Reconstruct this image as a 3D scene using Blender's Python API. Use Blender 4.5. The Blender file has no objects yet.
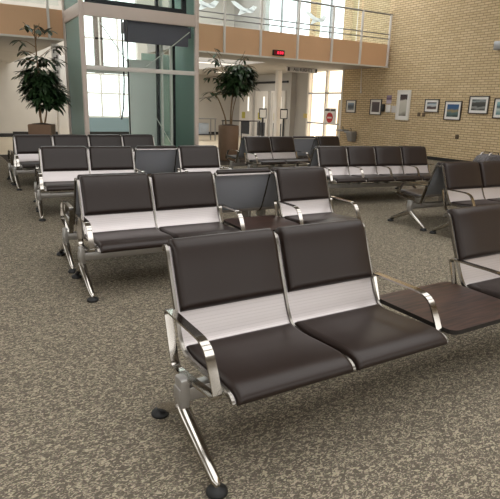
import bpy, bmesh, math, random
from mathutils import Vector, Matrix
random.seed(7)
S = bpy.context.scene
COL = S.collection
PI = math.pi

# ------------------------------------------------------------------ camera
F_PX, YAW, PITCH, ROLL = 522.79, .5382, .268, .0293
CAM = Vector((-.8374, -1.9517, 1.4363))
fw = Vector((math.sin(YAW)*math.cos(PITCH), math.cos(YAW)*math.cos(PITCH), -math.sin(PITCH)))
rt = Vector((math.cos(YAW), -math.sin(YAW), 0)); up = rt.cross(fw)
r2 = math.cos(ROLL)*rt + math.sin(ROLL)*up
u2 = -math.sin(ROLL)*rt + math.cos(ROLL)*up
cd = bpy.data.cameras.new('camera'); cam = bpy.data.objects.new('camera', cd); COL.objects.link(cam)
cd.sensor_width = 36; cd.lens = 36*F_PX/500; cd.clip_start = .05; cd.clip_end = 200
M = Matrix((r2, u2, -fw)).transposed().to_4x4(); M.translation = CAM
cam.matrix_world = M
S.camera = cam

# ------------------------------------------------------------------ materials
def new_mat(name):
    m = bpy.data.materials.new(name); m.use_nodes = True
    nt = m.node_tree; b = nt.nodes['Principled BSDF']
    return m, nt, b
def lin(c):
    return tuple(((x/255)/12.92 if x/255 <= .04045 else ((x/255+.055)/1.055)**2.4) for x in c) + (1,)
def mat(name, rgb, rough=.5, metal=0., spec=.5, noise=None, bump=None):
    m, nt, b = new_mat(name)
    col = lin(rgb)
    b.inputs['Base Color'].default_value = col
    b.inputs['Roughness'].default_value = rough; b.inputs['Metallic'].default_value = metal
    b.inputs['Specular IOR Level'].default_value = spec
    if noise or bump:
        tc = nt.nodes.new('ShaderNodeTexCoord')
        n = nt.nodes.new('ShaderNodeTexNoise')
        n.inputs['Scale'].default_value = (noise or bump)[0]; n.inputs['Detail'].default_value = 3
        nt.links.new(tc.outputs['Object'], n.inputs['Vector'])
        if noise:
            r = nt.nodes.new('ShaderNodeValToRGB'); k = noise[1]
            r.color_ramp.elements[0].position = .3; r.color_ramp.elements[1].position = .7
            r.color_ramp.elements[0].color = tuple(c*(1-k) for c in col[:3])+(1,)
            r.color_ramp.elements[1].color = tuple(min(1, c*(1+k)) for c in col[:3])+(1,)
            nt.links.new(n.outputs['Fac'], r.inputs['Fac']); nt.links.new(r.outputs['Color'], b.inputs['Base Color'])
        if bump:
            bp = nt.nodes.new('ShaderNodeBump'); bp.inputs['Strength'].default_value = bump[1]; bp.inputs['Distance'].default_value = .002
            nt.links.new(n.outputs['Fac'], bp.inputs['Height']); nt.links.new(bp.outputs['Normal'], b.inputs['Normal'])
    return m
def carpet(name, dark, mid, light):
    m, nt, b = new_mat(name); L = nt.links.new
    tc = nt.nodes.new('ShaderNodeTexCoord')
    mp = nt.nodes.new('ShaderNodeMapping'); mp.inputs['Scale'].default_value = (1, 1.75, 1); mp.inputs['Rotation'].default_value = (0, 0, -.25)
    L(tc.outputs['Object'], mp.inputs['Vector'])
    n = nt.nodes.new('ShaderNodeTexNoise'); n.inputs['Scale'].default_value = 44; n.inputs['Detail'].default_value = 1.2
    n.inputs['Roughness'].default_value = .55; n.inputs['Distortion'].default_value = 1.7
    L(mp.outputs['Vector'], n.inputs['Vector'])
    r = nt.nodes.new('ShaderNodeValToRGB'); e = r.color_ramp.elements
    e[0].position = .41; e[0].color = lin(dark); e[1].position = .62; e[1].color = lin(light)
    x = e.new(.52); x.color = lin(mid)
    L(n.outputs['Fac'], r.inputs['Fac'])
    n2 = nt.nodes.new('ShaderNodeTexNoise'); n2.inputs['Scale'].default_value = 260; n2.inputs['Detail'].default_value = 2
    L(tc.outputs['Object'], n2.inputs['Vector'])
    mx = nt.nodes.new('ShaderNodeMix'); mx.data_type = 'RGBA'; mx.blend_type = 'OVERLAY'; mx.inputs[0].default_value = .45
    L(r.outputs['Color'], mx.inputs[6]); L(n2.outputs['Color'], mx.inputs[7])
    hs = nt.nodes.new('ShaderNodeHueSaturation'); hs.inputs['Saturation'].default_value = .8
    L(mx.outputs[2], hs.inputs['Color']); L(hs.outputs['Color'], b.inputs['Base Color'])
    b.inputs['Roughness'].default_value = .95; b.inputs['Specular IOR Level'].default_value = .1
    bp = nt.nodes.new('ShaderNodeBump'); bp.inputs['Strength'].default_value = .5; bp.inputs['Distance'].default_value = .004
    L(n2.outputs['Fac'], bp.inputs['Height']); L(bp.outputs['Normal'], b.inputs['Normal'])
    return m
def brick_mat():
    m, nt, b = new_mat('tan_brick'); L = nt.links.new
    tc = nt.nodes.new('ShaderNodeTexCoord'); sp = nt.nodes.new('ShaderNodeSeparateXYZ'); cb = nt.nodes.new('ShaderNodeCombineXYZ')
    L(tc.outputs['Object'], sp.inputs[0]); L(sp.outputs['Y'], cb.inputs['X']); L(sp.outputs['Z'], cb.inputs['Y'])
    t = nt.nodes.new('ShaderNodeTexBrick'); L(cb.outputs[0], t.inputs['Vector'])
    t.inputs['Scale'].default_value = 1; t.inputs['Brick Width'].default_value = .22; t.inputs['Row Height'].default_value = .068
    t.inputs['Mortar Size'].default_value = .008; t.inputs['Mortar Smooth'].default_value = .3; t.inputs['Bias'].default_value = 0
    t.inputs['Color1'].default_value = lin((214, 191, 153)); t.inputs['Color2'].default_value = lin((199, 175, 136)); t.inputs['Mortar'].default_value = lin((140, 117, 86))
    L(t.outputs['Color'], b.inputs['Base Color']); b.inputs['Roughness'].default_value = .85
    bp = nt.nodes.new('ShaderNodeBump'); bp.inputs['Strength'].default_value = .6; bp.inputs['Distance'].default_value = .01; bp.invert = True
    L(t.outputs['Fac'], bp.inputs['Height']); L(bp.outputs['Normal'], b.inputs['Normal'])
    return m
def perforated():
    m, nt, b = new_mat('perforated_steel'); L = nt.links.new
    tc = nt.nodes.new('ShaderNodeTexCoord'); v = nt.nodes.new('ShaderNodeTexVoronoi')
    v.inputs['Scale'].default_value = 150; v.inputs['Randomness'].default_value = 0
    L(tc.outputs['Object'], v.inputs['Vector'])
    r = nt.nodes.new('ShaderNodeValToRGB'); e = r.color_ramp.elements
    e[0].position = .18; e[0].color = lin((170, 163, 162)); e[1].position = .36; e[1].color = lin((194, 187, 186))
    L(v.outputs['Distance'], r.inputs['Fac']); L(r.outputs['Color'], b.inputs['Base Color'])
    b.inputs['Metallic'].default_value = .55; b.inputs['Roughness'].default_value = .38
    return m
def wood(name, c1, c2, rough=.3):
    m, nt, b = new_mat(name); L = nt.links.new
    tc = nt.nodes.new('ShaderNodeTexCoord'); mp = nt.nodes.new('ShaderNodeMapping'); mp.inputs['Scale'].default_value = (1.2, 16, 8)
    L(tc.outputs['Object'], mp.inputs['Vector'])
    n = nt.nodes.new('ShaderNodeTexNoise'); n.inputs['Scale'].default_value = 4; n.inputs['Detail'].default_value = 6; n.inputs['Distortion'].default_value = .8
    L(mp.outputs['Vector'], n.inputs['Vector'])
    r = nt.nodes.new('ShaderNodeValToRGB'); e = r.color_ramp.elements
    e[0].position = .33; e[0].color = lin(c1); e[1].position = .68; e[1].color = lin(c2)
    L(n.outputs['Fac'], r.inputs['Fac']); L(r.outputs['Color'], b.inputs['Base Color']); b.inputs['Roughness'].default_value = rough
    return m
def glass_mat(name, tint, gloss=.10, haze=0, hazecol=(230, 235, 235)):
    m, nt, b = new_mat(name); L = nt.links.new; nt.nodes.remove(b)
    out = nt.nodes['Material Output']
    tr = nt.nodes.new('ShaderNodeBsdfTransparent'); tr.inputs[0].default_value = lin(tint)
    gl = nt.nodes.new('ShaderNodeBsdfGlossy'); gl.inputs['Roughness'].default_value = .02
    fr = nt.nodes.new('ShaderNodeLayerWeight'); fr.inputs['Blend'].default_value = gloss
    mx = nt.nodes.new('ShaderNodeMixShader'); L(fr.outputs['Fresnel'], mx.inputs[0]); L(tr.outputs[0], mx.inputs[1]); L(gl.outputs[0], mx.inputs[2])
    last = mx
    if haze:
        df = nt.nodes.new('ShaderNodeBsdfDiffuse'); df.inputs[0].default_value = lin(hazecol)
        m2 = nt.nodes.new('ShaderNodeMixShader'); m2.inputs[0].default_value = haze
        L(last.outputs[0], m2.inputs[1]); L(df.outputs[0], m2.inputs[2]); last = m2
    L(last.outputs[0], out.inputs['Surface'])
    return m
def emit(name, rgb, s):
    m, nt, b = new_mat(name)
    b.inputs['Base Color'].default_value = lin(rgb); b.inputs['Emission Color'].default_value = lin(rgb); b.inputs['Emission Strength'].default_value = s
    return m
def picture_mat(name, stops, scale=9, dist=.25):
    """a printed picture: bands over its own height, broken up by noise"""
    m, nt, b = new_mat(name); L = nt.links.new
    tc = nt.nodes.new('ShaderNodeTexCoord'); sp = nt.nodes.new('ShaderNodeSeparateXYZ'); L(tc.outputs['Generated'], sp.inputs[0])
    n = nt.nodes.new('ShaderNodeTexNoise'); n.inputs['Scale'].default_value = scale; L(tc.outputs['Object'], n.inputs['Vector'])
    a = nt.nodes.new('ShaderNodeMath'); a.operation = 'MULTIPLY_ADD'; a.inputs[1].default_value = dist; L(n.outputs['Fac'], a.inputs[0]); L(sp.outputs['Z'], a.inputs[2])
    s = nt.nodes.new('ShaderNodeMath'); s.operation = 'SUBTRACT'; s.inputs[1].default_value = dist/2; L(a.outputs[0], s.inputs[0])
    r = nt.nodes.new('ShaderNodeValToRGB'); e = r.color_ramp.elements
    e[0].position, e[0].color = stops[0][0], lin(stops[0][1]); e[1].position, e[1].color = stops[-1][0], lin(stops[-1][1])
    for p, c in stops[1:-1]:
        x = e.new(p); x.color = lin(c)
    L(s.outputs[0], r.inputs['Fac']); L(r.outputs['Color'], b.inputs['Base Color']); b.inputs['Roughness'].default_value = .35
    return m

M_CARPET = carpet('mottled_carpet', (90, 82, 69), (108, 98, 82), (162, 149, 122))
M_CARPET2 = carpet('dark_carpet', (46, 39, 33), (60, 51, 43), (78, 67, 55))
M_TILE = mat('beige_floor_tile', (205, 190, 165), .4, noise=(2, .06))
M_BRICK = brick_mat()
M_LEATHER = mat('brown_leather', (38, 28, 24), .36, spec=.35, bump=(120, .06))
M_STEEL = perforated()
M_SLATE = mat('slate_grey_steel', (150, 152, 158), .45, .3)
M_RAIL = mat('satin_aluminium', (142, 138, 132), .25, 1.)
M_CHROME = mat('polished_chrome', (182, 177, 170), .12, 1.)
M_BEAM = mat('grey_beam_metal', (165, 162, 158), .35, .7)
M_RUBBER = mat('black_rubber', (18, 18, 18), .6)
M_WOOD = wood('walnut_laminate', (28, 18, 14), (74, 50, 40), .42)
M_EDGE = mat('dark_table_edge', (26, 22, 20), .5)
M_WALL = mat('warm_white_paint', (192, 186, 176), .8, noise=(1.5, .03))
M_WALLG = mat('grey_paint', (176, 172, 166), .8, noise=(1.5, .03))
M_WHITE = mat('white_paint', (222, 217, 210), .5)
M_CEIL = mat('ceiling_white', (182, 177, 170), .9, noise=(3, .03))
M_FASCIA = mat('tan_fascia_panel', (216, 174, 135), .6, noise=(.8, .05))
M_BASE = mat('black_baseboard', (26, 23, 22), .5)
M_COLUMN = mat('pinkish_white_steel', (214, 200, 190), .5)
M_GREYMET = mat('grey_metal', (150, 150, 150), .4, .6)
M_DARK = mat('dark_metal', (34, 32, 36), .4, .3)
M_PURPLE = mat('dark_purple_panel', (92, 86, 98), .45, noise=(3, .15))
M_POT = mat('brown_planter', (122, 96, 75), .7, noise=(6, .06))
M_SOIL = mat('dark_soil', (45, 34, 26), 1)
M_LEAF = mat('dark_green_leaf', (40, 62, 34), .45, noise=(5, .45))
M_LEAF2 = mat('mid_green_leaf', (44, 66, 36), .45, noise=(5, .45))
M_TRUNK = mat('pale_brown_bark', (118, 96, 70), .85, noise=(30, .2))
M_GLASS = glass_mat('clear_green_glass', (248, 252, 251), .10)
M_GLASS_SIDE = glass_mat('green_side_glass', (215, 232, 227), .14, .40, (205, 222, 216))
M_GLASS_DK = glass_mat('deep_green_glass', (225, 240, 236), .16, .42, (184, 203, 197))
M_GLASS_RAIL = glass_mat('railing_glass', (247, 251, 251), .06)
M_FROST, _nt, _b = new_mat('frosted_white_decal')
_t = _nt.nodes.new('ShaderNodeBsdfTranslucent'); _t.inputs[0].default_value = (.9, .95, .95, 1); _d = _nt.nodes.new('ShaderNodeBsdfDiffuse'); _d.inputs[0].default_value = (.9, .93, .93, 1)
_m = _nt.nodes.new('ShaderNodeMixShader'); _m.inputs[0].default_value = .4; _nt.links.new(_t.outputs[0], _m.inputs[1]); _nt.links.new(_d.outputs[0], _m.inputs[2]); _nt.nodes.remove(_b)
_nt.links.new(_m.outputs[0], _nt.nodes['Material Output'].inputs['Surface'])
M_PAPER = mat('white_paper', (232, 228, 222), .7)
M_BLACK = mat('black_plastic', (24, 23, 24), .45)
M_RED = mat('red_sign_paint', (186, 40, 48), .5)
M_SIGNG = mat('pale_grey_sign_board', (232, 228, 224), .5)
M_LETTER = mat('dark_lettering', (78, 72, 70), .6)
M_LED = emit('red_led', (255, 40, 70), 1.3)
M_LAMP = emit('lamp_diffuser', (255, 248, 235), 1.3)
M_BAG = mat('mottled_grey_fabric', (84, 80, 80), .7, noise=(40, .5))

# ------------------------------------------------------------------ mesh helpers
def obj(name, bm, m, parent=None, smooth=None, loc=None):
    me = bm if isinstance(bm, bpy.types.Mesh) else to_mesh(name, bm, m, smooth)
    o = bpy.data.objects.new(name, me); COL.objects.link(o)
    if parent: o.parent = parent
    if loc: o.location = loc
    return o
def to_mesh(name, bm, m, smooth=None):
    bmesh.ops.recalc_face_normals(bm, faces=bm.faces[:])
    me = bpy.data.meshes.new(name); bm.to_mesh(me); bm.free()
    for x in (m if isinstance(m, (list, tuple)) else [m]): me.materials.append(x)
    if smooth is not None:
        for p in me.polygons: p.use_smooth = True
        me.set_sharp_from_angle(angle=math.radians(smooth))
    return me
def tag(o, label, cat, group=None, kind=None):
    o['label'] = label; o['category'] = cat
    if group: o['group'] = group
    if kind: o['kind'] = kind
    return o
def struct(name, bm, m, label=None, parent=None, smooth=None):
    o = obj(name, bm, m, parent, smooth)
    if parent is None:
        o['kind'] = 'structure'
        if label: o['label'] = label
        o['category'] = name.split('_')[0]
    return o
def empty(name, loc, label, cat, group=None, rz=0):
    o = bpy.data.objects.new(name, None); COL.objects.link(o); o.location = loc; o.rotation_euler = (0, 0, rz)
    o.empty_display_size = .1
    return tag(o, label, cat, group)
def box(bm, x0, x1, y0, y1, z0, z1, bev=0, mi=0):
    vs = [bm.verts.new((x, y, z)) for x in (x0, x1) for y in (y0, y1) for z in (z0, z1)]
    fs = [bm.faces.new([vs[i] for i in f]) for f in ((0, 1, 3, 2), (4, 6, 7, 5), (0, 4, 5, 1), (2, 3, 7, 6), (0, 2, 6, 4), (1, 5, 7, 3))]
    for f in fs: f.material_index = mi
    if bev:
        es = {e for f in fs for e in f.edges}
        bmesh.ops.bevel(bm, geom=list(es), offset=bev, segments=2, affect='EDGES', profile=.5)
    return bm
def B(*a, **k): return box(bmesh.new(), *a, **k)
def tube(bm, pts, rad, n=10, flat=1.0, cap=True):
    pts = [Vector(p) for p in pts]
    rs = rad if isinstance(rad, (list, tuple)) else [rad]*len(pts)
    rings = []; ref = None
    for i, p in enumerate(pts):
        t = (pts[min(i+1, len(pts)-1)]-pts[max(i-1, 0)]).normalized()
        if ref is None: ref = Vector((0, 0, 1)) if abs(t.z) < .9 else Vector((1, 0, 0))
        a = t.cross(ref).normalized(); b = a.cross(t).normalized(); ref = b
        rings.append([bm.verts.new(p+rs[i]*(math.cos(2*PI*k/n)*a+flat*math.sin(2*PI*k/n)*b)) for k in range(n)])
    for r0, r1 in zip(rings, rings[1:]):
        for k in range(n): bm.faces.new((r0[k], r0[(k+1) % n], r1[(k+1) % n], r1[k]))
    if cap: bm.faces.new(rings[0][::-1]); bm.faces.new(rings[-1])
    return bm
def lathe(bm, prof, n=24, c=(0, 0, 0)):
    rings = [[bm.verts.new((c[0]+r*math.cos(2*PI*k/n), c[1]+r*math.sin(2*PI*k/n), c[2]+z)) for k in range(n)] for r, z in prof]
    for r0, r1 in zip(rings, rings[1:]):
        for k in range(n): bm.faces.new((r0[k], r0[(k+1) % n], r1[(k+1) % n], r1[k]))
    bm.faces.new(rings[0][::-1]); bm.faces.new(rings[-1])
    return bm
def prism(bm, pts, z0, z1, mi=0):
    lo = [bm.verts.new((x, y, z0)) for x, y in pts]; hi = [bm.verts.new((x, y, z1)) for x, y in pts]
    fs = [bm.faces.new(lo[::-1]), bm.faces.new(hi)]
    for i in range(len(pts)):
        j = (i+1) % len(pts); fs.append(bm.faces.new((lo[i], lo[j], hi[j], hi[i])))
    for f in fs: f.material_index = mi
    return bm
def catmull(ps, per=4):
    out = []
    P = [Vector(p) for p in ps]
    for i in range(len(P)-1):
        a, b, c, d = P[max(i-1, 0)], P[i], P[i+1], P[min(i+2, len(P)-1)]
        for k in range(per):
            t = k/per
            out.append(.5*((2*b)+(c-a)*t+(2*a-5*b+4*c-d)*t*t+(3*b-a-3*c+d)*t**3))
    out.append(P[-1]); return out
def normals2(P, closed=False):
    N = []
    n = len(P)
    for i in range(n):
        a = P[(i-1) % n] if closed else P[max(i-1, 0)]; b = P[(i+1) % n] if closed else P[min(i+1, n-1)]
        t = (b-a).normalized(); N.append(Vector((t.y, -t.x)))       # (y,z) plane
    return N
def strip(bm, P, x0, x1, t0, t1, closed=False):
    """sheet following profile P in the yz plane, from offset t0 to t1 along its normal"""
    N = normals2(P, closed); R = []
    for p, nn in zip(P, N):
        a, b = p+nn*t0, p+nn*t1
        R.append([bm.verts.new((x0, a.x, a.y)), bm.verts.new((x1, a.x, a.y)), bm.verts.new((x1, b.x, b.y)), bm.verts.new((x0, b.x, b.y))])
    m = len(R)
    for i in range(m if closed else m-1):
        q, s = R[i], R[(i+1) % m]
        for k in range(4): bm.faces.new((q[k], q[(k+1) % 4], s[(k+1) % 4], s[k]))
    if not closed: bm.faces.new(R[0][::-1]); bm.faces.new(R[-1])
    return bm
def pad(bm, P, x0, x1, th, base=.002):
    """upholstered pad lying on profile P, rounded at its rim"""
    N = normals2(P); n = len(P); w = x1-x0
    def ease(d, r): 
        if d >= r: return 1.
        q = 1-d/r; return math.sqrt(max(0, 1-q*q))
    xs = [0, .003, .008, .016, .028, w*.3, w*.5, w*.7, w-.028, w-.016, w-.008, w-.003, w]
    s = [0]
    for a, b in zip(P, P[1:]): s.append(s[-1]+(b-a).length)
    F, K = [], []
    for x in xs:
        ex = ease(min(x, w-x), .026); fr, bk = [], []
        for i in range(n):
            es = ease(min(s[i], s[-1]-s[i]), .03)
            f = P[i]+N[i]*(base+.006+(th-.006)*min(ex, es)*(.94+.06*math.sin(PI*x/w)))
            b = P[i]+N[i]*base
            fr.append(bm.verts.new((x0+x, f.x, f.y))); bk.append(bm.verts.new((x0+x, b.x, b.y)))
        F.append(fr); K.append(bk)
    m = len(xs)
    for j in range(m-1):
        for i in range(n-1):
            bm.faces.new((F[j][i], F[j+1][i], F[j+1][i+1], F[j][i+1])); bm.faces.new((K[j][i], K[j][i+1], K[j+1][i+1], K[j+1][i]))
        bm.faces.new((F[j][0], K[j][0], K[j+1][0], F[j+1][0])); bm.faces.new((F[j][-1], F[j+1][-1], K[j+1][-1], K[j][-1]))
    for i in range(n-1):
        bm.faces.new((F[0][i], F[0][i+1], K[0][i+1], K[0][i])); bm.faces.new((F[-1][i], K[-1][i], K[-1][i+1], F[-1][i+1]))
    return bm
def text_mesh(s, size, depth=.002, bold=0):
    cu = bpy.data.curves.new('text', 'FONT'); cu.body = s; cu.size = size; cu.extrude = depth; cu.offset = bold
    cu.align_x = 'CENTER'; cu.align_y = 'CENTER'
    t = bpy.data.objects.new('text', cu); COL.objects.link(t)
    dg = bpy.context.evaluated_depsgraph_get(); me = bpy.data.meshes.new_from_object(t.evaluated_get(dg))
    bpy.data.objects.remove(t); bpy.data.curves.remove(cu)
    return me

# ------------------------------------------------------------------ seating
BACK = [(.209, .792), (.208, .803), (.200, .812), (.186, .808), (.172, .783), (.152, .732), (.126, .660), (.099, .590), (.071, .523), (.045, .463), (.026, .428)]
SEAT = [(.026, .428), (.006, .402), (-.026, .386), (-.08, .379), (-.16, .381), (-.25, .388), (-.34, .395), (-.395, .396), (-.430, .391), (-.450, .380), (-.456, .370)]
SHELL = catmull(BACK + SEAT[1:], 3)
BACKPAD = catmull([(.205, .807), (.200, .812), (.186, .808), (.172, .783), (.152, .732), (.126, .660), (.099, .590), (.077, .537)], 4)
SEATPAD = catmull([(.0, .399), (-.026, .386), (-.08, .379), (-.16, .381), (-.25, .388), (-.34, .395), (-.395, .396), (-.430, .391), (-.452, .379), (-.460, .362)], 4)
# front face of the sheet is on the +normal side: check and flip
if normals2(BACKPAD)[15].x > 0: SGN = -1
else: SGN = 1
def P_(P): return P if SGN == 1 else P
_cache = {}
def seat_meshes(w):
    if w in _cache: return _cache[w]
    d = {}
    s = SGN
    d['seat'] = to_mesh('seat', strip(bmesh.new(), SHELL, .008, w-.008, -.002*s, .002*s), M_STEEL, 40)
    d['back_panel'] = to_mesh('back_panel', strip(bmesh.new(), catmull(BACK, 3)[3:], .008, w-.008, -.006*s, -.003*s), M_SLATE, 40)
    d['side_frame'] = to_mesh('side_frame', strip(bmesh.new(), SHELL, -.0065, .0065, -.007*s, .012*s), M_RAIL, 40)
    Pb, Ps = (BACKPAD, SEATPAD) if s == 1 else (BACKPAD[::-1], SEATPAD[::-1])
    d['back_cushion'] = to_mesh('back_cushion', pad(bmesh.new(), Pb, .019, w-.013, .044), M_LEATHER, 60)
    d['seat_cushion'] = to_mesh('seat_cushion', pad(bmesh.new(), Ps, .014, w-.011, .034), M_LEATHER, 60)
    d['seat_bracket'] = to_mesh('seat_bracket', box(bmesh.new(), -.02, .02, -.19, -.055, .288, .381, .004), M_BEAM, 40)
    _cache[w] = d; return d
ARM = catmull([(-.02, .312), (.012, .318), (.030, .345), (.062, .440), (.092, .530), (.090, .550), (.068, .556), (-.08, .556), (-.215, .556), (-.27, .549),
               (-.315, .525), (-.350, .470), (-.385, .395), (-.392, .372), (-.375, .362), (-.30, .352), (-.16, .330), (-.02, .312)], 3)[:-1]
def arm_mesh(between=False):
    """closed flat loop beside a seat; between two seats only the bow above the frame"""
    if between not in _cache:
        if between: b = strip(bmesh.new(), [p for p in ARM[7:] if p.y > .40], -.019, .019, -.0045, .0045)
        else: b = strip(bmesh.new(), ARM, -.019, .019, -.0045, .0045, closed=True)
        _cache[between] = to_mesh('armrest', b, M_CHROME, 50)
    return _cache[between]
def leg_mesh():
    if 'leg' not in _cache:
        b = bmesh.new()
        tube(b, [(0, -.125, .19), (0, -.17, .168), (0, -.435, .046), (0, -.45, .036), (0, -.452, .022)], [.031, .031, .021, .016, .012], 12)
        tube(b, [(0, -.120, .19), (0, -.08, .168), (0, .125, .050), (0, .145, .036), (0, .147, .022)], [.031, .031, .021, .016, .012], 12)
        _cache['leg'] = to_mesh('leg_frame', b, M_CHROME, 40)
        _cache['post'] = to_mesh('leg_post', box(bmesh.new(), -.022, .022, -.160, -.085, .165, .335, .012), M_BEAM, 40)
        _cache['foot'] = to_mesh('foot_pad', lathe(bmesh.new(), [(.040, 0), (.043, .006), (.041, .016), (.030, .026), (.014, .031), (.012, .034)], 20), M_RUBBER, 40)
    return _cache['leg'], _cache['foot']
def table_mesh(w):
    k = ('table', w)
    if k not in _cache:
        b = bmesh.new(); pts = []
        for cx, cy, a0 in ((w-.05, .05, 0), (.05, .05, 90), (.05, -.40, 180), (w-.05, -.40, 270)):
            for q in range(7):
                a = math.radians(a0+q*15); pts.append((cx+.05*math.cos(a), cy+.05*math.sin(a)))
        prism(b, pts, .385, .408)
        for f in b.faces: f.material_index = 0 if f.normal.z > .5 or abs(f.calc_center_median().z-.408) < 1e-4 else 1
        _cache[k] = to_mesh('table_top', b, [M_WOOD, M_EDGE])
        b = bmesh.new(); box(b, w/2-.12, w/2+.12, -.19, -.055, .288, .387, .004)
        _cache[(k, 'b')] = to_mesh('table_bracket', b, M_BEAM, 40)
    return _cache[k], _cache[(k, 'b')]
BENCH_GROUP = 'brown leather waiting benches'
def bench(label, x, y, rz, mods='ssts', arms=(0, 2, 3, 4), pitch=.605, flip=False, gap=.06):
    """a beam bench; origin at the crease of its first seat. flip: turned half round behind a bench at the same x, y, rz"""
    w = pitch; n = len(mods)
    X = []; c = 0
    for m in mods:
        X.append(c); c += pitch+(gap if m == 't' else 0)
    L = c; X.append(L)
    if flip:
        R = Matrix.Rotation(rz, 2); p = Vector((x, y))+R @ Vector((L, .452)); x, y = p; rz += PI
    root = empty('waiting_bench', (x, y, 0), label, 'bench', BENCH_GROUP, rz)
    obj('beam', B(-.085, L+.085, -.155, -.09, .228, .292, bev=.006), M_BEAM, root, 40)
    sm = seat_meshes(w)
    for k in range(n+1):
        if (k < n and mods[k] == 's') or (k > 0 and mods[k-1] == 's'): obj('side_frame', sm['side_frame'], None, root, loc=(X[k], 0, 0))
    for i, m in enumerate(mods):
        if m == 's':
            st = obj('seat', sm['seat'], None, root, loc=(X[i], 0, 0))
            obj('back_panel', sm['back_panel'], None, st)['label'] = 'slate grey steel rear of the backrest'
            obj('back_cushion', sm['back_cushion'], None, st); obj('seat_cushion', sm['seat_cushion'], None, st)
            for bx_ in (.09, w-.09): obj('seat_bracket', sm['seat_bracket'], None, st, loc=(bx_, 0, 0))
        else:
            a, b = table_mesh(pitch+gap-.09)
            t = obj('table_top', a, None, root, loc=(X[i]+.058, 0, 0)); obj('table_bracket', b, None, t)
    for k in arms:
        left = k > 0 and mods[k-1] == 's'; right = k < n and mods[k] == 's'
        ax = X[k] if (left and right) else (X[k]+.031 if left else X[k]-.031)
        obj('armrest', arm_mesh(left and right), None, root, loc=(ax, 0, 0))
    lm, fm = leg_mesh()
    for lx in (-.058, L+.058):
        l = obj('leg_frame', lm, None, root, loc=(lx, 0, 0))
        obj('leg_post', _cache['post'], None, l); obj('foot_pad', fm, None, l, loc=(0, -.452, 0)); obj('foot_pad', fm, None, l, loc=(0, .147, 0))
    return root

bench('nearest brown leather bench, two seats then a walnut table, cut off by the right edge', 0, 0, 0, pitch=.582, gap=.134)
bench('bench of the second row left, facing the camera, directly behind the nearest bench', .11, 2.23, -.03)
bench('bench backing onto the second row left, grey steel seat back seen above the near table', .11, 2.23, -.03, flip=True)
bench('left bench of the third row facing the camera, before the last row', .285, 5.20, -.105)
bench('bench backing onto the third row left, its grey steel back seen through the table gap', .285, 5.20, -.105, flip=True)
bench('rearmost left bench facing the camera, four brown seats without table, before the glass elevator', .30, 7.71, 0, 'ssss', (0, 4), .62)
bench('rearmost left bench turned away towards the potted tree, hidden behind four brown seats', .30, 7.71, 0, 'ssss', (0, 4), .62, flip=True)
bench('right-hand bench facing the camera just beyond the nearest table, chrome arm on its first seat', 4.31, 2.10, -.06)
bench('right-hand bench turned towards the brick wall, seen in profile with its leather seat', 4.31, 2.10, -.06, flip=True)
bench('bench of four close seats with an armrest between each, before the brick wall', 4.30, 4.55, -.150, 'ssss', (0, 1, 2, 3, 4), .53)
bench('bench backing onto the four close seats, facing the brick wall and bright doors', 4.30, 4.55, -.150, 'ssss', (0, 1, 2, 3, 4), .53, flip=True)
bench('small far bench facing the camera between the potted tree and the bright doors', 4.40, 6.98, .02, 'ssts', (0, 2, 3, 4), .59)
bench('far bench turned away towards the two sign stands, grey steel back showing', 4.40, 6.98, .02, 'ssts', (0, 2, 3, 4), .59, flip=True)

# grey bag on the seat behind the right-hand bench
bag = empty('bag', (5.92, 2.80, .446), 'mottled grey bag with silver handles standing behind the right-hand seat backs', 'bag', rz=-.06)
b = bmesh.new(); prof = [(.0, .02), (.05, 0), (.42, 0), (.47, .03), (.47, .30), (.40, .40), (.25, .43), (.10, .41), (.0, .31)]
lo = [b.verts.new((x-.23, -.10, z)) for x, z in prof]; hi = [b.verts.new((x-.23, .12, z)) for x, z in prof]
b.faces.new(lo); b.faces.new(hi[::-1])
for i in range(len(prof)):
    j = (i+1) % len(prof); b.faces.new((lo[i], hi[i], hi[j], lo[j]))
bmesh.ops.bevel(b, geom=b.edges[:], offset=.02, segments=3, affect='EDGES')
obj('bag_body', b, M_BAG, bag, 50)
for yy in (-.06, .08):
    obj('handle', tube(bmesh.new(), [(-.10, yy, .40), (-.08, yy, .435), (0, yy, .452), (.09, yy, .445), (.12, yy, .40)], .009, 8), M_CHROME, bag, 60)

# ------------------------------------------------------------------ the hall
XW = 12.2; YB = 22.; ZC = 2.80; YF = 11.4
b = bmesh.new()
def quad(b, x0, x1, y0, y1, z, mi):
    f = b.faces.new([b.verts.new(p) for p in ((x0, y0, z), (x1, y0, z), (x1, y1, z), (x0, y1, z))]); f.material_index = mi
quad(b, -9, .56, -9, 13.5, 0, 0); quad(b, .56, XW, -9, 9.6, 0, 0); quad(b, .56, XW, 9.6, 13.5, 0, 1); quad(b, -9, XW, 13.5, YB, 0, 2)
fl = struct('floor', b, [M_CARPET, M_CARPET2, M_TILE], 'mottled brown and tan carpet with a beige tile strip at the back')

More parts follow.
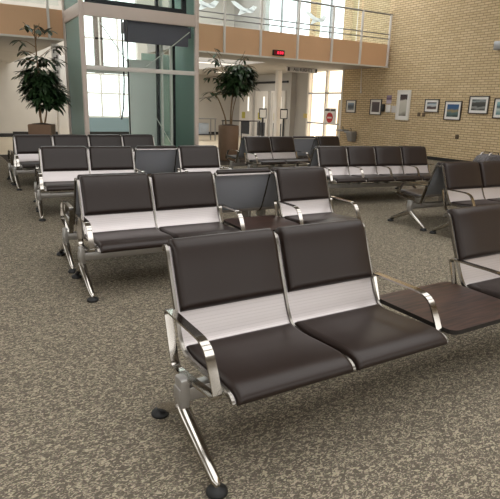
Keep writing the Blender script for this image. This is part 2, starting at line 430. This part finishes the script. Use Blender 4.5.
# right wall: brick as far as y=13.6, doors and windows and paint beyond
b = bmesh.new(); box(b, XW, XW+.25, -9, 13.58, 0, 2.8); box(b, XW, XW+.25, -9, 13.06, 2.8, 6.6)
struct('wall_right', b, M_BRICK, 'tan brick wall with hanging pictures')
b = bmesh.new()
box(b, XW, XW+.25, 15.75, YB, 0, 2.8)
box(b, XW, XW+.25, 19.2, YB, 2.8, 6.6); box(b, XW, XW+.25, 13.06, 19.2, 2.8, 3.5)
box(b, XW-.25, XW, 16.55, 16.75, 0, ZC)
struct('wall_right', b, M_WALLG, 'grey painted far end of the right wall')
b = bmesh.new()
box(b, XW, XW+.25, 15.5, 15.86, 3.5, 6.6); box(b, XW, XW+.25, 13.38, 13.82, 3.5, 6.6)
struct('trim_1', b, M_BRICK, 'brick piers between the upper windows')
struct('baseboard_right', B(XW-.02, XW, -9, 13.58, 0, .1), M_BASE, 'black baseboard under the brick wall')
# back wall with a tall window behind the elevator
b = bmesh.new()
box(b, -9, 4.75, YB, YB+.2, 0, 6.6); box(b, 7.35, XW+.25, YB, YB+.2, 0, 6.6); box(b, 4.75, 7.35, YB, YB+.2, 0, .75); box(b, 4.75, 7.35, YB, YB+.2, 5.8, 6.6)
box(b, -9, 1.78, YB-1.2, YB, 0, ZC)
struct('wall_back', b, M_WALL, 'pale painted back wall')
b = bmesh.new(); box(b, -9, 1.80, YB-1.22, YB-1.2, 0, .14); box(b, 1.78, XW, YB-.02, YB, 0, .14)
struct('baseboard_back', b, M_BASE, 'black baseboard of the back wall')
w = struct('window_1', B(4.75, 4.82, YB, YB+.1, .75, 5.8), M_GREYMET, 'tall bright window behind the elevator')
obj('lower_panel', B(4.75, 7.35, YB-.03, YB, .14, .75), mat('blue_grey_panel', (128, 146, 152), .3), w)
for x in (5.62, 6.42, 7.28): obj('mullion', B(x, x+.07, YB, YB+.1, .75, 5.8), M_WHITE, w)
for z in (.75, 1.75, 2.55, 4.0, 5.73): obj('transom', B(4.82, 7.28, YB+.01, YB+.09, z, z+.07), M_WHITE, w)
obj('pier', B(5.45, 5.80, YB+.01, YB+.2, 2.62, 5.73), mat('grey_brown_pier', (120, 110, 102), .8), w)
obj('glass_pane', B(4.82, 7.28, YB+.045, YB+.05, .82, 5.73), M_GLASS, w)

# upper floor slab (ceiling of the part below) with a void behind the elevator
b = bmesh.new()
box(b, -9, 2.02, YF+.05, YB, ZC, ZC+.6); box(b, 4.62, XW, YF+.05, 13.2, ZC, ZC+.6); box(b, 8.6, XW, 13.2, YB, ZC, ZC+.6)
struct('ceiling', b, M_CEIL, 'underside of the balcony floor')
b = bmesh.new()
box(b, -9, 2.02, YF, YF+.05, ZC, 3.42); box(b, 4.62, XW, YF, YF+.05, ZC, 3.47)
struct('trim_2', b, M_FASCIA, 'tan panelled face of the balcony')
b = bmesh.new()
box(b, -9, 2.02, YF-.02, YF+.05, ZC-.035, ZC+.005); box(b, 4.62, XW, YF-.02, YF+.05, ZC-.035, ZC+.005)
struct('trim_3', b, M_WHITE, 'white strip along the lower edge of the balcony')
# unseen hall roof, its openings laid out to steer the daylight
b = bmesh.new()
box(b, -9, XW, -9, -6.5, 6.6, 6.8); box(b, -9, XW, 3.0, 9.4, 6.6, 6.8); box(b, -9, 1.5, 9.4, 12.4, 6.6, 6.8); box(b, -9, XW, 21, YB+.2, 6.6, 6.8)
box(b, -9, -5, -6.5, 3.0, 6.6, 6.8); box(b, 9.5, XW, -6.5, 3.0, 6.6, 6.8)
for y in (-2.5, .5): box(b, -5, 9.5, y, y+.5, 6.6, 6.8)
struct('ceiling', b, M_CEIL, 'unseen hall ceiling with openings that shape the daylight')

# unseen window fronts added for chrome reflections and daylight: sill, piers, lintel
b = bmesh.new(); box(b, -9, XW, -9.2, -9, 0, .9); box(b, -9, XW, -9.2, -9, 4.3, 6.8)
for x in (-9, -4.9, -.8, 3.3, 7.4, 11.5): box(b, x, x+.9, -9.2, -9, .9, 4.3)
struct('wall_front', b, M_WALL, 'added unseen window front of the hall behind the viewer')
b = bmesh.new(); box(b, -9.2, -9, -9.2, YB+.2, 0, .9); box(b, -9.2, -9, -9.2, YB+.2, 3.3, 6.8)
for y in (-9.2, -4.6, 0, 4.6, 9.2, 13.8, 18.4): box(b, -9.2, -9, y, y+1.1, .9, 3.3)
struct('wall_left', b, M_WALL, 'added unseen window front of the hall on the left')

# balcony railing
def railing(label, x0, x1, posts, z0, planes=()):
    r = empty('balcony_railing', ((x0+x1)/2, YF, z0), label, 'railing', 'balcony railings')
    ox = (x0+x1)/2
    for x in posts: obj('railing_post', B(x-.025-ox, x+.025-ox, -.07, -.005, ZC-z0, 4.36-z0, bev=.004), M_WHITE, r)
    for nm, z, rr in (('top_rail', 4.36, .026), ('middle_rail', 3.77, .016), ('lower_rail', 3.63, .016)):
        obj(nm, tube(bmesh.new(), [(x0-ox, -.03, z-z0), (x1-ox, -.03, z-z0)], rr, 10), M_GREYMET, r, 60)
    ps = [x0]+[p for p in posts if x0 < p < x1]+[x1]
    for a, c in zip(ps, ps[1:]):
        g = obj('glass_panel', B(a+.04-ox, c-.04-ox, .012, .022, 3.50-z0, 4.80-z0), M_GLASS_RAIL, r)
        for px in planes:
            if a < px < c:
                obj('airplane_decal', airplane(px-ox, 3.98-z0), M_FROST, g)
    return r
def airplane(cx, cz):
    """white jet silhouette in side view, nose to the left and slightly down, thin film on the inner face of the pane"""
    k = .031
    b = bmesh.new()
    for ps in ([(-13, 4.2), (-9, 4.6), (-6, 3.4), (0, .4), (5, -.3), (10, -1.6), (10, -2.6), (7, -3.4), (0, -3.2), (-5, -1.2), (-10, 1.4)], [(4, -.6), (9.5, 3.0), (13.5, 2.2), (10, -2.2)], [(-3.5, -1.6), (-6, -6.4), (-3.8, -6), (3, -3)]):
        pts = [(cx+x*k, cz+z*k) for x, z in ps]
        lo = [b.verts.new((x, .004, z)) for x, z in pts]; hi = [b.verts.new((x, .007, z)) for x, z in pts]
        c0 = b.verts.new((sum(p[0] for p in pts)/len(pts), .004, sum(p[1] for p in pts)/len(pts)))
        for q in range(len(pts)):
            r_ = (q+1) % len(pts); b.faces.new((lo[q], lo[r_], c0)); b.faces.new((lo[q], hi[q], hi[r_], lo[r_]))
    return b
railing('balcony railing right of the elevator, glass panes with white airplanes, above the tan panels', 4.64, XW-.04, [6.12, 7.26, 8.52, 9.78, 10.92, 12.10], 3.45, (5.55, 6.72, 9.15))
railing('short glass balcony railing left of the elevator above the left potted tree', -9, 1.93, [-5.6, -3.2, -.8, 1.64], 3.40)
# red display
d = empty('led_display', (7.87, YF, 2.92), 'small red lit display board on the tan balcony face', 'display')
obj('display_case', B(-.19, .19, -.07, 0, -.075, .075, bev=.01), M_BLACK, d, 40)
obj('display_screen', B(-.17, .17, -.074, -.07, -.055, .055), mat('dark_red_screen', (120, 16, 34), .4), d)
b = bmesh.new()
for x in (-.06, .02, .09): 
    box(b, x, x+.045, -.078, -.074, -.035, .035)
obj('lit_segments', b, M_LED, d)

# ------------------------------------------------------------------ elevator
EX0, EX1, EY0, EY1 = 2.02, 4.53, 9.75, 11.38
el = empty('glass_elevator', ((EX0+EX1)/2, (EY0+EY1)/2, 0), 'glass elevator shaft with pinkish white steel columns behind the rearmost left seats', 'elevator')
ex, ey = el.location.x, el.location.y
def eb(name, x0, x1, y0, y1, z0, z1, m, bev=0, parent=None):
    return obj(name, B(x0-ex, x1-ex, y0-ey, y1-ey, z0, z1, bev=bev), m, parent or el, 40 if bev else None)
for x in (EX0-.07, EX1): 
    for y in (EY0, EY1-.1): eb('column', x, x+.09, y, y+.09, 0, 6.5, M_COLUMN, .006)
eb('beam', EX0+.02, EX1, EY0+.005, EY0+.085, 3.13, 3.38, M_COLUMN, .006)
eb('beam', EX0-.06, EX0+.01, EY0+.09, EY1-.1, 3.13, 3.38, M_COLUMN, .006)
eb('transom', EX0+.02, EX1, EY0+.02, EY0+.08, 2.08, 2.17, M_WHITE, .005)
eb('transom', EX0+.02, EX1, EY1-.09, EY1-.03, 2.10, 2.2, M_WHITE, .005)
eb('glass_panel', EX0+.02, EX1, EY0+.045, EY0+.055, .1, 2.08, M_GLASS)
eb('glass_panel', EX0+.02, EX1, EY0+.045, EY0+.055, 2.17, 3.13, M_GLASS)
eb('glass_panel', EX0+.02, EX1, EY0+.045, EY0+.055, 3.38, 6.4, M_GLASS)
eb('side_glass', EX0-.03, EX0-.02, EY0+.09, EY1-.1, .1, 3.13, M_GLASS_SIDE)
eb('side_glass', EX0-.03, EX0-.02, EY0+.09, EY1-.1, 3.38, 6.4, M_GLASS_SIDE)
eb('side_glass', EX1+.04, EX1+.05, EY0+.09, EY1-.1, .1, 6.4, M_GLASS_DK)
eb('back_panel', EX1-.75, EX1-.02, EY1-.1, EY1-.07, .1, 2.62, M_GLASS_DK)
eb('bottom_rail', EX0+.02, EX1, EY0+.02, EY0+.08, 0, .1, M_COLUMN)
eb('glass_joint', EX0+.92, EX0+.94, EY0+.035, EY0+.065, .1, 3.13, M_DARK)
for gx in (3.98, 4.22): eb('guide_rail', gx, gx+.05, EY0+.75, EY0+.82, 0, 6.4, M_WHITE)
eb('guide_backing', 3.9, 3.96, EY0+.80, EY0+.9, 0, 6.4, M_DARK); eb('guide_backing', 4.28, 4.36, EY0+.80, EY0+.9, 0, 6.4, M_DARK)
for (xa, za, xb, zb) in ((EX0+.35, 3.05, EX0+1.0, 2.2), (EX1-.1, 3.02, EX0+1.35, 2.2), (EX0+1.55, 1.15, EX1-.45, .3)):
    obj('brace_rod', tube(bmesh.new(), [(xa-ex, EY0+.10-ey, za), (xb-ex, EY0+.10-ey, zb)], .011, 8), M_WHITE, el, 60)
obj('cable', tube(bmesh.new(), [(2.98-ex, EY0+.5-ey, 3.2), (2.99-ex, EY0+.5-ey, 1.9), (2.96-ex, EY0+.5-ey, 1.35), (2.90-ex, EY0+.5-ey, 1.05)], .018, 8), M_DARK, el, 60)
car = eb('elevator_car', 2.95, 4.5, EY0+.18, EY0+.5, 2.90, 3.12, M_PURPLE, .01)
eb('car_skirt', 2.92, 4.42, EY0+.16, EY0+.18, 2.70, 3.36, M_PURPLE, parent=car)
eb('car_frame', 2.15, 4.44, EY0+.30, EY0+.36, 3.40, 3.52, M_DARK, parent=car)
eb('car_post', 4.34, 4.44, EY0+.30, EY0+.38, 3.52, 5.6, M_DARK, parent=car)
eb('car_panel', 3.38, 4.1, EY1-.2, EY1-.15, .25, 2.45, mat('pale_green_grey_panel', (232, 232, 226), .4), parent=car)
eb('car_glass', 2.2, 4.34, EY0+.33, EY0+.345, 3.52, 5.5, M_GLASS, parent=car)

# ------------------------------------------------------------------ doors, windows and things below the balcony on the right
w = struct('window_2', B(XW-.02, XW+.10, 13.58, 13.66, 0, ZC), M_WHITE, 'bright glazed doors beside the brick wall')
for y in (14.52, 15.66): obj('mullion', B(XW-.02, XW+.10, y, y+.09, 0, ZC), M_WHITE, w)
for z in (1.96, .83): obj('transom', B(XW-.005, XW+.085, 13.66, 15.66, z, z+.055), M_GREYMET, w)
obj('transom', B(XW-.005, XW+.085, 13.66, 15.66, 0, .12), M_WHITE, w)
obj('glass_pane', B(XW+.04, XW+.05, 13.66, 15.66, .12, ZC), glass_mat('warm_glass', (255, 246, 232), .05), w)
obj('door_edge', B(XW-.0, XW+.09, 13.70, 13.80, .12, 1.75), mat('cream_door_edge', (225, 205, 170), .6), w)
w = struct('window_3', B(XW+.02, XW+.10, 13.06, 13.12, 3.5, 6.6), M_WHITE, 'upper floor windows above the bright doors')
for y in (14.6, 16.75, 17.9): obj('mullion', B(XW+.02, XW+.10, y, y+.06, 3.5, 6.6), M_GREYMET, w)
obj('transom', B(XW+.02, XW+.10, 13.12, 19.2, 3.5, 3.6), M_WHITE, w)
obj('glass_pane', B(XW+.055, XW+.06, 13.12, 19.2, 3.6, 6.6), M_GLASS_RAIL, w)

s = empty('no_entry_sign', (XW-.03, 14.2, 1.15), 'pale square sign with a red no-entry disc on the bright doors', 'sign')
obj('sign_board', B(-.012, .012, -.36, .36, -.29, .29, bev=.004), M_SIGNG, s, 40)
b = bmesh.new(); lathe(b, [(.19, 0), (.19, .006)], 32); bmesh.ops.rotate(b, verts=b.verts[:], cent=(0, 0, 0), matrix=Matrix.Rotation(-PI/2, 3, 'Y')); bmesh.ops.translate(b, verts=b.verts[:], vec=(-.012, 0, -.06))
obj('red_disc', b, M_RED, s)
obj('white_bar', B(-.024, -.018, -.13, .13, -.09, -.03), M_WHITE, s)
b = bmesh.new(); box(b, -.016, -.012, -.30, -.03, .18, .25); box(b, -.016, -.012, .02, .30, .18, .25); obj('dark_heading', b, M_LETTER, s)

# hanging sign with lettering
s = empty('hanging_sign', (10.62, 14., 2.715), 'long pale sign reading ALL FLIGHTS hung under the balcony ceiling', 'sign')
obj('sign_board', B(-.66, .66, -.02, .02, -.085, .085, bev=.004), M_SIGNG, s, 40)
t = obj('lettering', text_mesh('ALL FLIGHTS', .145, .003, .0), None, s); t.data.materials.clear(); t.data.materials.append(M_LETTER)
t.rotation_euler = (PI/2, 0, 0); t.location = (.02, -.024, -.005)
b = bmesh.new(); box(b, -.63, -.55, -.024, -.02, -.06, .06); box(b, .57, .64, -.024, -.02, -.06, .06); obj('dark_block', b, M_LETTER, s)

tag(obj('column', B(10.86, 11.06, 15.9, 16.1, 0, ZC, bev=.02), M_WHITE, None, 40), 'white square column behind the two sign stands', 'column')
for (x, y, lab) in ((10.22, 15.9, 'left of the two black sign stands with a white sheet below the balcony'), (11.0, 15.6, 'right of the two black sign stands, in front of the white column')):
    s = empty('sign_stand', (x, y, 0), lab, 'sign stand', 'sign stands below the balcony', rz=-.45)
    obj('base', lathe(bmesh.new(), [(.17, 0), (.17, .015), (.05, .03)], 20), M_BLACK, s, 40)
    obj('pole', B(-.035, .035, -.025, .025, .02, .99), M_BLACK, s)
    obj('frame', B(-.145, .145, -.02, .02, .98, 1.36, bev=.005), M_BLACK, s, 40)
    obj('sheet', B(-.115, .115, -.024, -.02, 1.01, 1.31), M_PAPER, s)

# door leaves and white-framed panels along the far right wall
def wallframe(y0, y1, z0, z1, t, x=XW):
    b = bmesh.new()
    box(b, x-.06, x, y0, y0+t, z0, z1); box(b, x-.06, x, y1-t, y1, z0, z1); box(b, x-.06, x, y0+t, y1-t, z1-t, z1); box(b, x-.06, x, y0+t, y1-t, z0, z0+t)
    return b
for i, (y0, y1) in enumerate(((17.25, 18.35), (18.6, 19.7), (20.0, 21.2))):
    w = struct('door_%d' % (i+1), wallframe(y0, y1, 0, 2.1, .09), M_WHITE, ('glazed door right of the white column', 'glazed door left of the white column', 'glazed door behind the right potted tree')[i])
    obj('door_leaf', B(XW-.04, XW-.005, y0+.09, y1-.09, .02, 2.01), M_WHITE, w)
    obj('lower_panel', B(XW-.05, XW-.04, y0+.22, y1-.22, .12, .72), mat('dark_grey_panel', (70, 72, 76), .5, noise=(8, .2)), w)
    obj('window_slot', B(XW-.05, XW-.04, y0+.30, y0+.42, 1.2, 1.85), emit('lit_door_window', (250, 250, 240), .8), w)
    obj('yellow_notice', B(XW-.052, XW-.04, y1-.55, y1-.25, .85, 1.15), mat('faded_yellow_notice', (190, 180, 90), .7), w)
struct('trim_4', B(XW-.09, XW, 17.1, 21.4, 2.42, 2.50), M_DARK, 'dark header rail above the far doors')
tag(obj('door_notice', B(XW-.07, XW-.045, 15.62, 15.86, 1.02, 1.2, bev=.008), mat('yellow_plate', (205, 185, 110), .6), None, 40), 'small yellowish plate on the frame left of the bright doors', 'plate')

# cart with a screen far behind, right of the elevator
c = empty('counter_table', (8.75, 18.2, 0), 'grey metal counter with a pale box seen right of the elevator below the leaves', 'table')
obj('table_top', B(-.5, .5, -.25, .25, .86, .90), M_GREYMET, c)
for x in (-.46, .46):
    for y in (-.21, .21): obj('leg', B(x-.02, x+.02, y-.02, y+.02, 0, .86), M_GREYMET, c)
obj('lower_shelf', B(-.46, .46, -.22, .22, .22, .25), M_DARK, c)
tag(obj('storage_box', B(8.55, 8.95, 18.05, 18.35, .252, .70, bev=.02), mat('pale_blue_grey_box', (160, 168, 176), .6), None, 40), 'pale blue grey box on the lower shelf of the far metal counter', 'box')
g = empty('barrier_rail', (9.9, 17., 0), 'thin dark barrier rail behind the right potted tree', 'railing')
obj('top_rail', B(-.9, .9, -.015, .015, .82, .86), M_DARK, g)
for x in (-.85, 0., .85): obj('post', B(x-.015, x+.015, -.015, .015, 0, .82), M_DARK, g)

# ceiling lamps and wall lamp below the balcony
def lamp(x, y, lab, e, sx=.9, sy=.11):
    l = empty('ceiling_lamp', (x, y, ZC), lab, 'ceiling lamp', 'strip lamps under the balcony')
    obj('housing', B(-sx, sx, -sy, sy, -.05, 0), M_WHITE, l); obj('diffuser', B(-sx+.03, sx-.03, -sy+.03, sy-.03, -.058, -.05), M_LAMP, l)
    ld = bpy.data.lights.new('lamp_light', 'AREA'); ld.shape = 'RECTANGLE'; ld.size = 2*sx; ld.size_y = 2*sy; ld.energy = e; ld.color = (1, .96, .9)
    lo = bpy.data.objects.new('lamp_light', ld); COL.objects.link(lo); lo.parent = l; lo.location = (0, 0, -.07)
lamp(7.2, 14.3, 'white strip lamp under the balcony above the right potted tree', 12)
lamp(10.4, 18.5, 'strip lamp under the balcony before the far doors', 20)
tag(obj('wall_lamp', B(9.85, 9.95, YB-.1, YB, 1.55, 2.0, bev=.02), M_LAMP, None, 40), 'small bright upright wall lamp seen through the right tree', 'wall lamp')

# hanging white banner behind left tree
s = empty('hanging_banner', (1.98, 12.6, 2.35), 'narrow white banner with dark marks hanging behind the left potted tree', 'banner', rz=.0)
obj('cloth', B(-.085, .085, -.01, .01, -.40, ZC-2.35), M_PAPER, s)
b = bmesh.new()
for z in (.28, .10, -.08, -.26):
    box(b, -.05, .05, -.014, -.01, z, z+.03); box(b, -.05, -.02, -.014, -.01, z-.06, z); box(b, .02, .05, -.014, -.01, z+.03, z+.08)
obj('dark_mark', b, M_LETTER, s)
tag(obj('wall_cabinet', B(3.82, 4.10, YB-.35, YB-.02, 0, .72, bev=.01), mat('brown_wood_panel', (140, 110, 84), .6), None, 40), 'narrow brown cabinet at the back wall beside the left potted tree', 'cabinet')
tag(obj('white_pillar', B(2.62, 2.98, 16.0, 16.3, 0, ZC, bev=.01), M_WHITE, None, 40), 'white pillar beside the elevator behind the left potted tree', 'pillar')

# ------------------------------------------------------------------ things on the brick wall
def picture(label, y0, y1, z0, z1, frame, stops, matw=.07, fw_=.025, cat='picture', name='framed_picture', group='framed pictures on the brick wall', sc=6, dist=.3):
    cy, cz = (y0+y1)/2, (z0+z1)/2; w, h = abs(y1-y0)/2, (z1-z0)/2
    p = empty(name, (XW, cy, cz), label, cat, group)
    b = bmesh.new()
    for (a0, a1, c0, c1) in ((-w, -w+fw_, -h, h), (w-fw_, w, -h, h), (-w+fw_, w-fw_, -h, -h+fw_), (-w+fw_, w-fw_, h-fw_, h)): box(b, -.035, -.003, a0, a1, c0, c1)
    obj('frame', b, frame, p)
    obj('mount_board', B(-.02, -.004, -w+fw_, w-fw_, -h+fw_, h-fw_), M_PAPER, p)
    obj('print', B(-.024, -.02, -w+fw_+matw, w-fw_-matw, -h+fw_+matw, h-fw_-matw), picture_mat('print_'+str(len(bpy.data.materials)), stops, sc, dist), p)
M_FRAME = mat('dark_picture_frame', (52, 42, 36), .4)
M_FRAMEW = mat('white_picture_frame', (225, 220, 210), .5)
picture('small framed picture with a dark tree scene beside the bright doors', 12.80, 13.32, 1.30, 1.74, M_FRAME, [(0, (150, 150, 150)), (.3, (60, 62, 66)), (.55, (44, 48, 52)), (.75, (90, 105, 120)), (1, (150, 170, 190))])
picture('framed picture with a dark brown print, between the fountain and the notices', 11.52, 12.07, 1.26, 1.78, M_FRAME, [(0, (70, 50, 46)), (.5, (58, 46, 50)), (1, (80, 62, 60))])
picture('tall white-framed picture of a waterfall under dark rock', 10.27, 10.84, 1.13, 2.06, M_FRAMEW, [(0, (90, 84, 74)), (.2, (190, 186, 172)), (.7, (205, 200, 188)), (.78, (70, 52, 50)), (1, (40, 30, 34))], .09, .045, sc=5, dist=.25)
picture('framed picture of dark hills over pale water, right of the tall waterfall', 9.13, 9.67, 1.40, 1.79, M_FRAME, [(0, (120, 95, 90)), (.3, (60, 52, 56)), (.5, (190, 190, 190)), (.75, (170, 185, 195)), (.9, (50, 46, 50)), (1, (70, 66, 70))])
picture('framed picture of a blue and green lake shore', 8.32, 8.91, 1.20, 1.74, M_FRAME, [(0, (52, 64, 60)), (.3, (84, 110, 110)), (.5, (140, 124, 84)), (.65, (50, 90, 130)), (1, (40, 78, 126))])
picture('framed picture of a grey mountain with a white patch', 7.46, 8.09, 1.40, 1.88, M_FRAME, [(0, (40, 40, 40)), (.25, (150, 150, 145)), (.4, (60, 60, 58)), (.7, (78, 76, 72)), (.85, (150, 155, 155)), (1, (60, 66, 66))])
picture('framed picture with a teal scene cut off by the right edge', 6.70, 7.30, 1.30, 1.82, M_FRAME, [(0, (70, 120, 120)), (.4, (190, 200, 195)), (.6, (50, 70, 74)), (1, (150, 190, 195))])
tag(obj('wall_notice', B(XW-.012, XW-.002, 11.10, 11.32, 1.64, 1.90), picture_mat('flyer_print', [(0, (196, 184, 190)), (.4, (180, 165, 180)), (.55, (84, 50, 84)), (1, (150, 130, 150))], 8, .3)), 'purple flyer pinned above the white paper rack', 'notice', 'notices on the brick wall')
tag(obj('paper_shelf', B(XW-.06, XW-.002, 11.10, 11.28, 1.36, 1.60, bev=.006), M_PAPER, None, 40), 'white paper rack below the purple flyer', 'rack', 'notices on the brick wall')
tag(obj('wall_notice', B(XW-.012, XW-.002, 10.86, 11.06, 1.36, 1.57), mat('greyish_paper', (205, 200, 196), .7)), 'pale sheet between the paper rack and the tall white-framed picture', 'notice', 'notices on the brick wall')
tag(obj('wall_telephone', B(XW-.09, XW-.002, 11.36, 11.50, 1.38, 1.62, bev=.015), M_BLACK, None, 40), 'small black wall telephone left of the white paper rack', 'telephone')
for y, z, l in ((9.87, 1.33, 'left of the two small wall sockets beside the tall white-framed picture'), (9.68, 1.33, 'right of the two small wall sockets beside the tall white-framed picture'), (8.36, .74, 'lone wall socket low on the brick under the lake picture')):
    o = obj('wall_socket', B(XW-.015, XW-.002, y-.06, y+.06, z-.06, z+.06, bev=.004), mat('brown_socket_plate', (96, 78, 58), .5), None, 40); tag(o, l, 'socket', 'wall sockets')
tag(obj('wall_speaker', B(XW-.16, XW-.002, 7.15, 7.47, 3.03, 3.25, bev=.015), M_GREYMET, None, 40), 'grey box speaker high on the brick wall at the right edge', 'speaker')
tag(obj('pull_cord', tube(bmesh.new(), [(XW-.05, 12.62, 2.80), (XW-.05, 12.60, 2.4), (XW-.05, 12.56, 2.05), (XW-.05, 12.55, 1.98)], [.012, .012, .016, .035], 8), M_WHITE, None, 60), 'white pull cord hanging from the balcony underside by the brick wall', 'cord')
# drinking fountain
d = empty('drinking_fountain', (XW, 13.0, 0), 'wall-hung drinking fountain with two basins below the small dark picture', 'fountain')
obj('basin', B(-.30, -.003, -.36, .02, .60, .66, bev=.02), M_GREYMET, d, 40)
obj('basin', B(-.30, -.003, .06, .48, .64, .70, bev=.02), M_GREYMET, d, 40)
b = bmesh.new(); prism(b, [(-.25, -.34), (-.003, -.36), (-.003, -.02), (-.25, -.04)], .30, .60)
for v in b.verts:
    if v.co.z < .4: v.co.x *= .7; v.co.y = -.19+(v.co.y+.19)*.7
obj('lower_housing', b, M_GREYMET, d)
for y, z in ((-.15, .66), (.3, .70)): obj('spout', tube(bmesh.new(), [(-.10, y, z-.02), (-.10, y, z+.07), (-.15, y, z+.10)], .018, 8), M_CHROME, d, 60)

# ------------------------------------------------------------------ potted trees
def leaf(b, p, d, L, W, droop):
    d = d.normalized(); side = d.cross(Vector((0, 0, 1)))
    if side.length < .1: side = Vector((1, 0, 0))
    side.normalize(); upv = side.cross(d).normalized()
    prev = None
    for t, wd in ((0, .12), (.3, .8), (.6, 1.), (.85, .6), (1, .06)):
        c = p+d*(L*t)-Vector((0, 0, 1))*(droop*L*t*t)
        row = [b.verts.new(c-side*W*wd*.5+upv*W*wd*.12), b.verts.new(c), b.verts.new(c+side*W*wd*.5+upv*W*wd*.12)]
        if prev:
            for k in (0, 1): b.faces.new((prev[k], prev[k+1], row[k+1], row[k]))
        prev = row
def tree(name, loc, label, pot_r, pot_h, square, blobs, sprigs, trunks, leafmat, n, Lr, yflat=.6):
    t = empty(name, loc, label, 'potted tree', 'potted trees')
    if square:
        b = bmesh.new(); b2 = box(b, -pot_r, pot_r, -pot_r, pot_r, 0, pot_h)
        for v in b.verts:
            if v.co.z < .1: v.co.x *= .93; v.co.y *= .93
        bmesh.ops.bevel(b, geom=b.edges[:], offset=.012, segments=2, affect='EDGES')
        bmesh.ops.rotate(b, verts=b.verts[:], cent=(0, 0, 0), matrix=Matrix.Rotation(-.40, 3, 'Z'))
        obj('planter', b, M_POT, t, 40)
    else:
        obj('planter', lathe(bmesh.new(), [(pot_r*.92, 0), (pot_r, .02), (pot_r, pot_h-.02), (pot_r*.97, pot_h), (pot_r*.90, pot_h), (pot_r*.88, pot_h-.04)], 32), M_POT, t, 40)
    k = .9 if not square else .88
    obj('soil', lathe(bmesh.new(), [(pot_r*k, pot_h-.03), (pot_r*k*.95, pot_h+.006), (.02, pot_h+.03)], 24), M_SOIL, t, 60)
    b = bmesh.new()
    for pts, r in trunks: tube(b, catmull(pts, 4), [r*(1-.5*i/(len(pts)*4-4)) for i in range(len(pts)*4-3)], 8)
    obj('trunk', b, M_TRUNK, t, 60)
    b = bmesh.new(); rnd = random.Random(3+len(blobs))
    tw = sum(w for *_, w in blobs)
    for (cx, cy, cz, rx, rz, w) in blobs:
        for i in range(int(n*w/tw)):
            a = rnd.uniform(0, 2*PI); el_ = rnd.uniform(-1, 1); rr = rnd.uniform(.25, 1)**.6
            s = math.sqrt(1-el_*el_)
            o = Vector((s*math.cos(a)*rx, s*math.sin(a)*rx*yflat, el_*rz))*rr
            p = Vector((cx, cy, cz))+o
            d = Vector((o.x, o.y, 0)); d = d.normalized() if d.length > .01 else Vector((1, 0, 0))
            d += Vector((rnd.uniform(-.6, .6), rnd.uniform(-.6, .6), rnd.uniform(-.75, .1)))
            L = rnd.uniform(*Lr); leaf(b, p, d, L, L*rnd.uniform(.38, .52), rnd.uniform(.05, .4))
    for (x0, z0, x1, z1, k) in sprigs:
        obj('twig', tube(bmesh.new(), [(x0, 0, z0), ((x0+x1)/2, -.02, (z0+z1)/2+.04), (x1, 0, z1)], [.010, .008, .005], 6), M_TRUNK, t, 60)
        for i in range(k):
            a = rnd.uniform(0, 2*PI); d = Vector((math.cos(a), math.sin(a)*yflat, rnd.uniform(-.5, .15)))
            f = rnd.uniform(.55, 1); p = Vector((x0+(x1-x0)*f, 0, z0+(z1-z0)*f))
            L = rnd.uniform(*Lr); leaf(b, p, d, L, L*rnd.uniform(.36, .48), rnd.uniform(.1, .4))
    f = obj('foliage', b, leafmat, t, 80); f['kind'] = 'stuff'
    return t
tree('potted_tree', (1.20, 10.55, 0), 'tall dark green potted tree in a square brown planter left of the elevator', .240, .92, True,
     [(.08, 0, 1.68, .42, .32, 6), (.18, 0, 1.50, .34, .26, 4), (.02, 0, 1.98, .34, .16, 2.2), (.10, 0, 2.25, .40, .10, .8)],
     [(.05, 2.3, -.30, 2.42, 9), (.05, 2.3, .48, 2.58, 11), (0, 2.5, -.35, 2.62, 7), (0, 2.6, .1, 2.98, 11), (0, 2.7, -.22, 2.98, 9), (.05, 2.7, .36, 2.92, 8), (0, 2.2, -.32, 2.22, 6), (0, 1.8, -.42, 1.92, 4)],
     [([(.02, 0, .85), (-.02, .02, 1.2), (.03, 0, 1.7), (.0, 0, 2.3), (0, 0, 2.95)], .026), ([(.04, 0, .85), (.12, .03, 1.15), (.16, 0, 1.6)], .022), ([(-.02, .03, .85), (-.0, .0, 1.3), (-.08, 0, 1.8)], .02)],
     M_LEAF, 1050, (.14, .22))
tree('potted_tree', (5.95, 10.72, 0), 'bushy potted tree in a round brown planter right of the elevator', .275, .92, False,
     [(.26, 0, 2.15, .47, .38, 7), (.08, 0, 1.86, .36, .16, 2), (.42, 0, 2.30, .28, .2, 2), (-.06, 0, 2.05, .28, .2, 1.5)],
     [(-.05, 1.7, -.62, 1.75, 9), (-.05, 1.7, -.72, 1.60, 9), (0, 2.2, -.66, 2.72, 9), (-.1, 2.2, -.62, 2.35, 9), (-.1, 2.1, -.66, 2.1, 7), (.3, 2.4, .52, 2.70, 6), (.3, 2.2, .76, 2.35, 7), (.3, 1.9, .80, 1.95, 5), (.2, 2.3, .45, 2.82, 4), (-.2, 2.3, -.45, 2.82, 4)],
     [([(-.08, 0, .9), (-.12, 0, 1.15), (-.32, .02, 1.6), (-.5, 0, 1.75)], .024), ([(.05, 0, .9), (.08, .02, 1.4), (.14, 0, 2.0), (.18, 0, 2.5)], .024), ([(.10, .02, .9), (.12, 0, 1.3), (.28, 0, 1.9)], .018)],
     M_LEAF2, 820, (.14, .23))

# ------------------------------------------------------------------ light
W = bpy.data.worlds.new('world'); S.world = W; W.use_nodes = True
bg = W.node_tree.nodes['Background']; bg.inputs['Color'].default_value = (1, .99, .97, 1); bg.inputs['Strength'].default_value = 2.4
S.view_settings.view_transform = 'Standard'; S.view_settings.look = 'None'; S.view_settings.gamma = 1; S.view_settings.use_curve_mapping = False
S.view_settings.exposure = .2
S.cycles.use_denoising = True
S.cycles.max_bounces = 8; S.cycles.transparent_max_bounces = 16
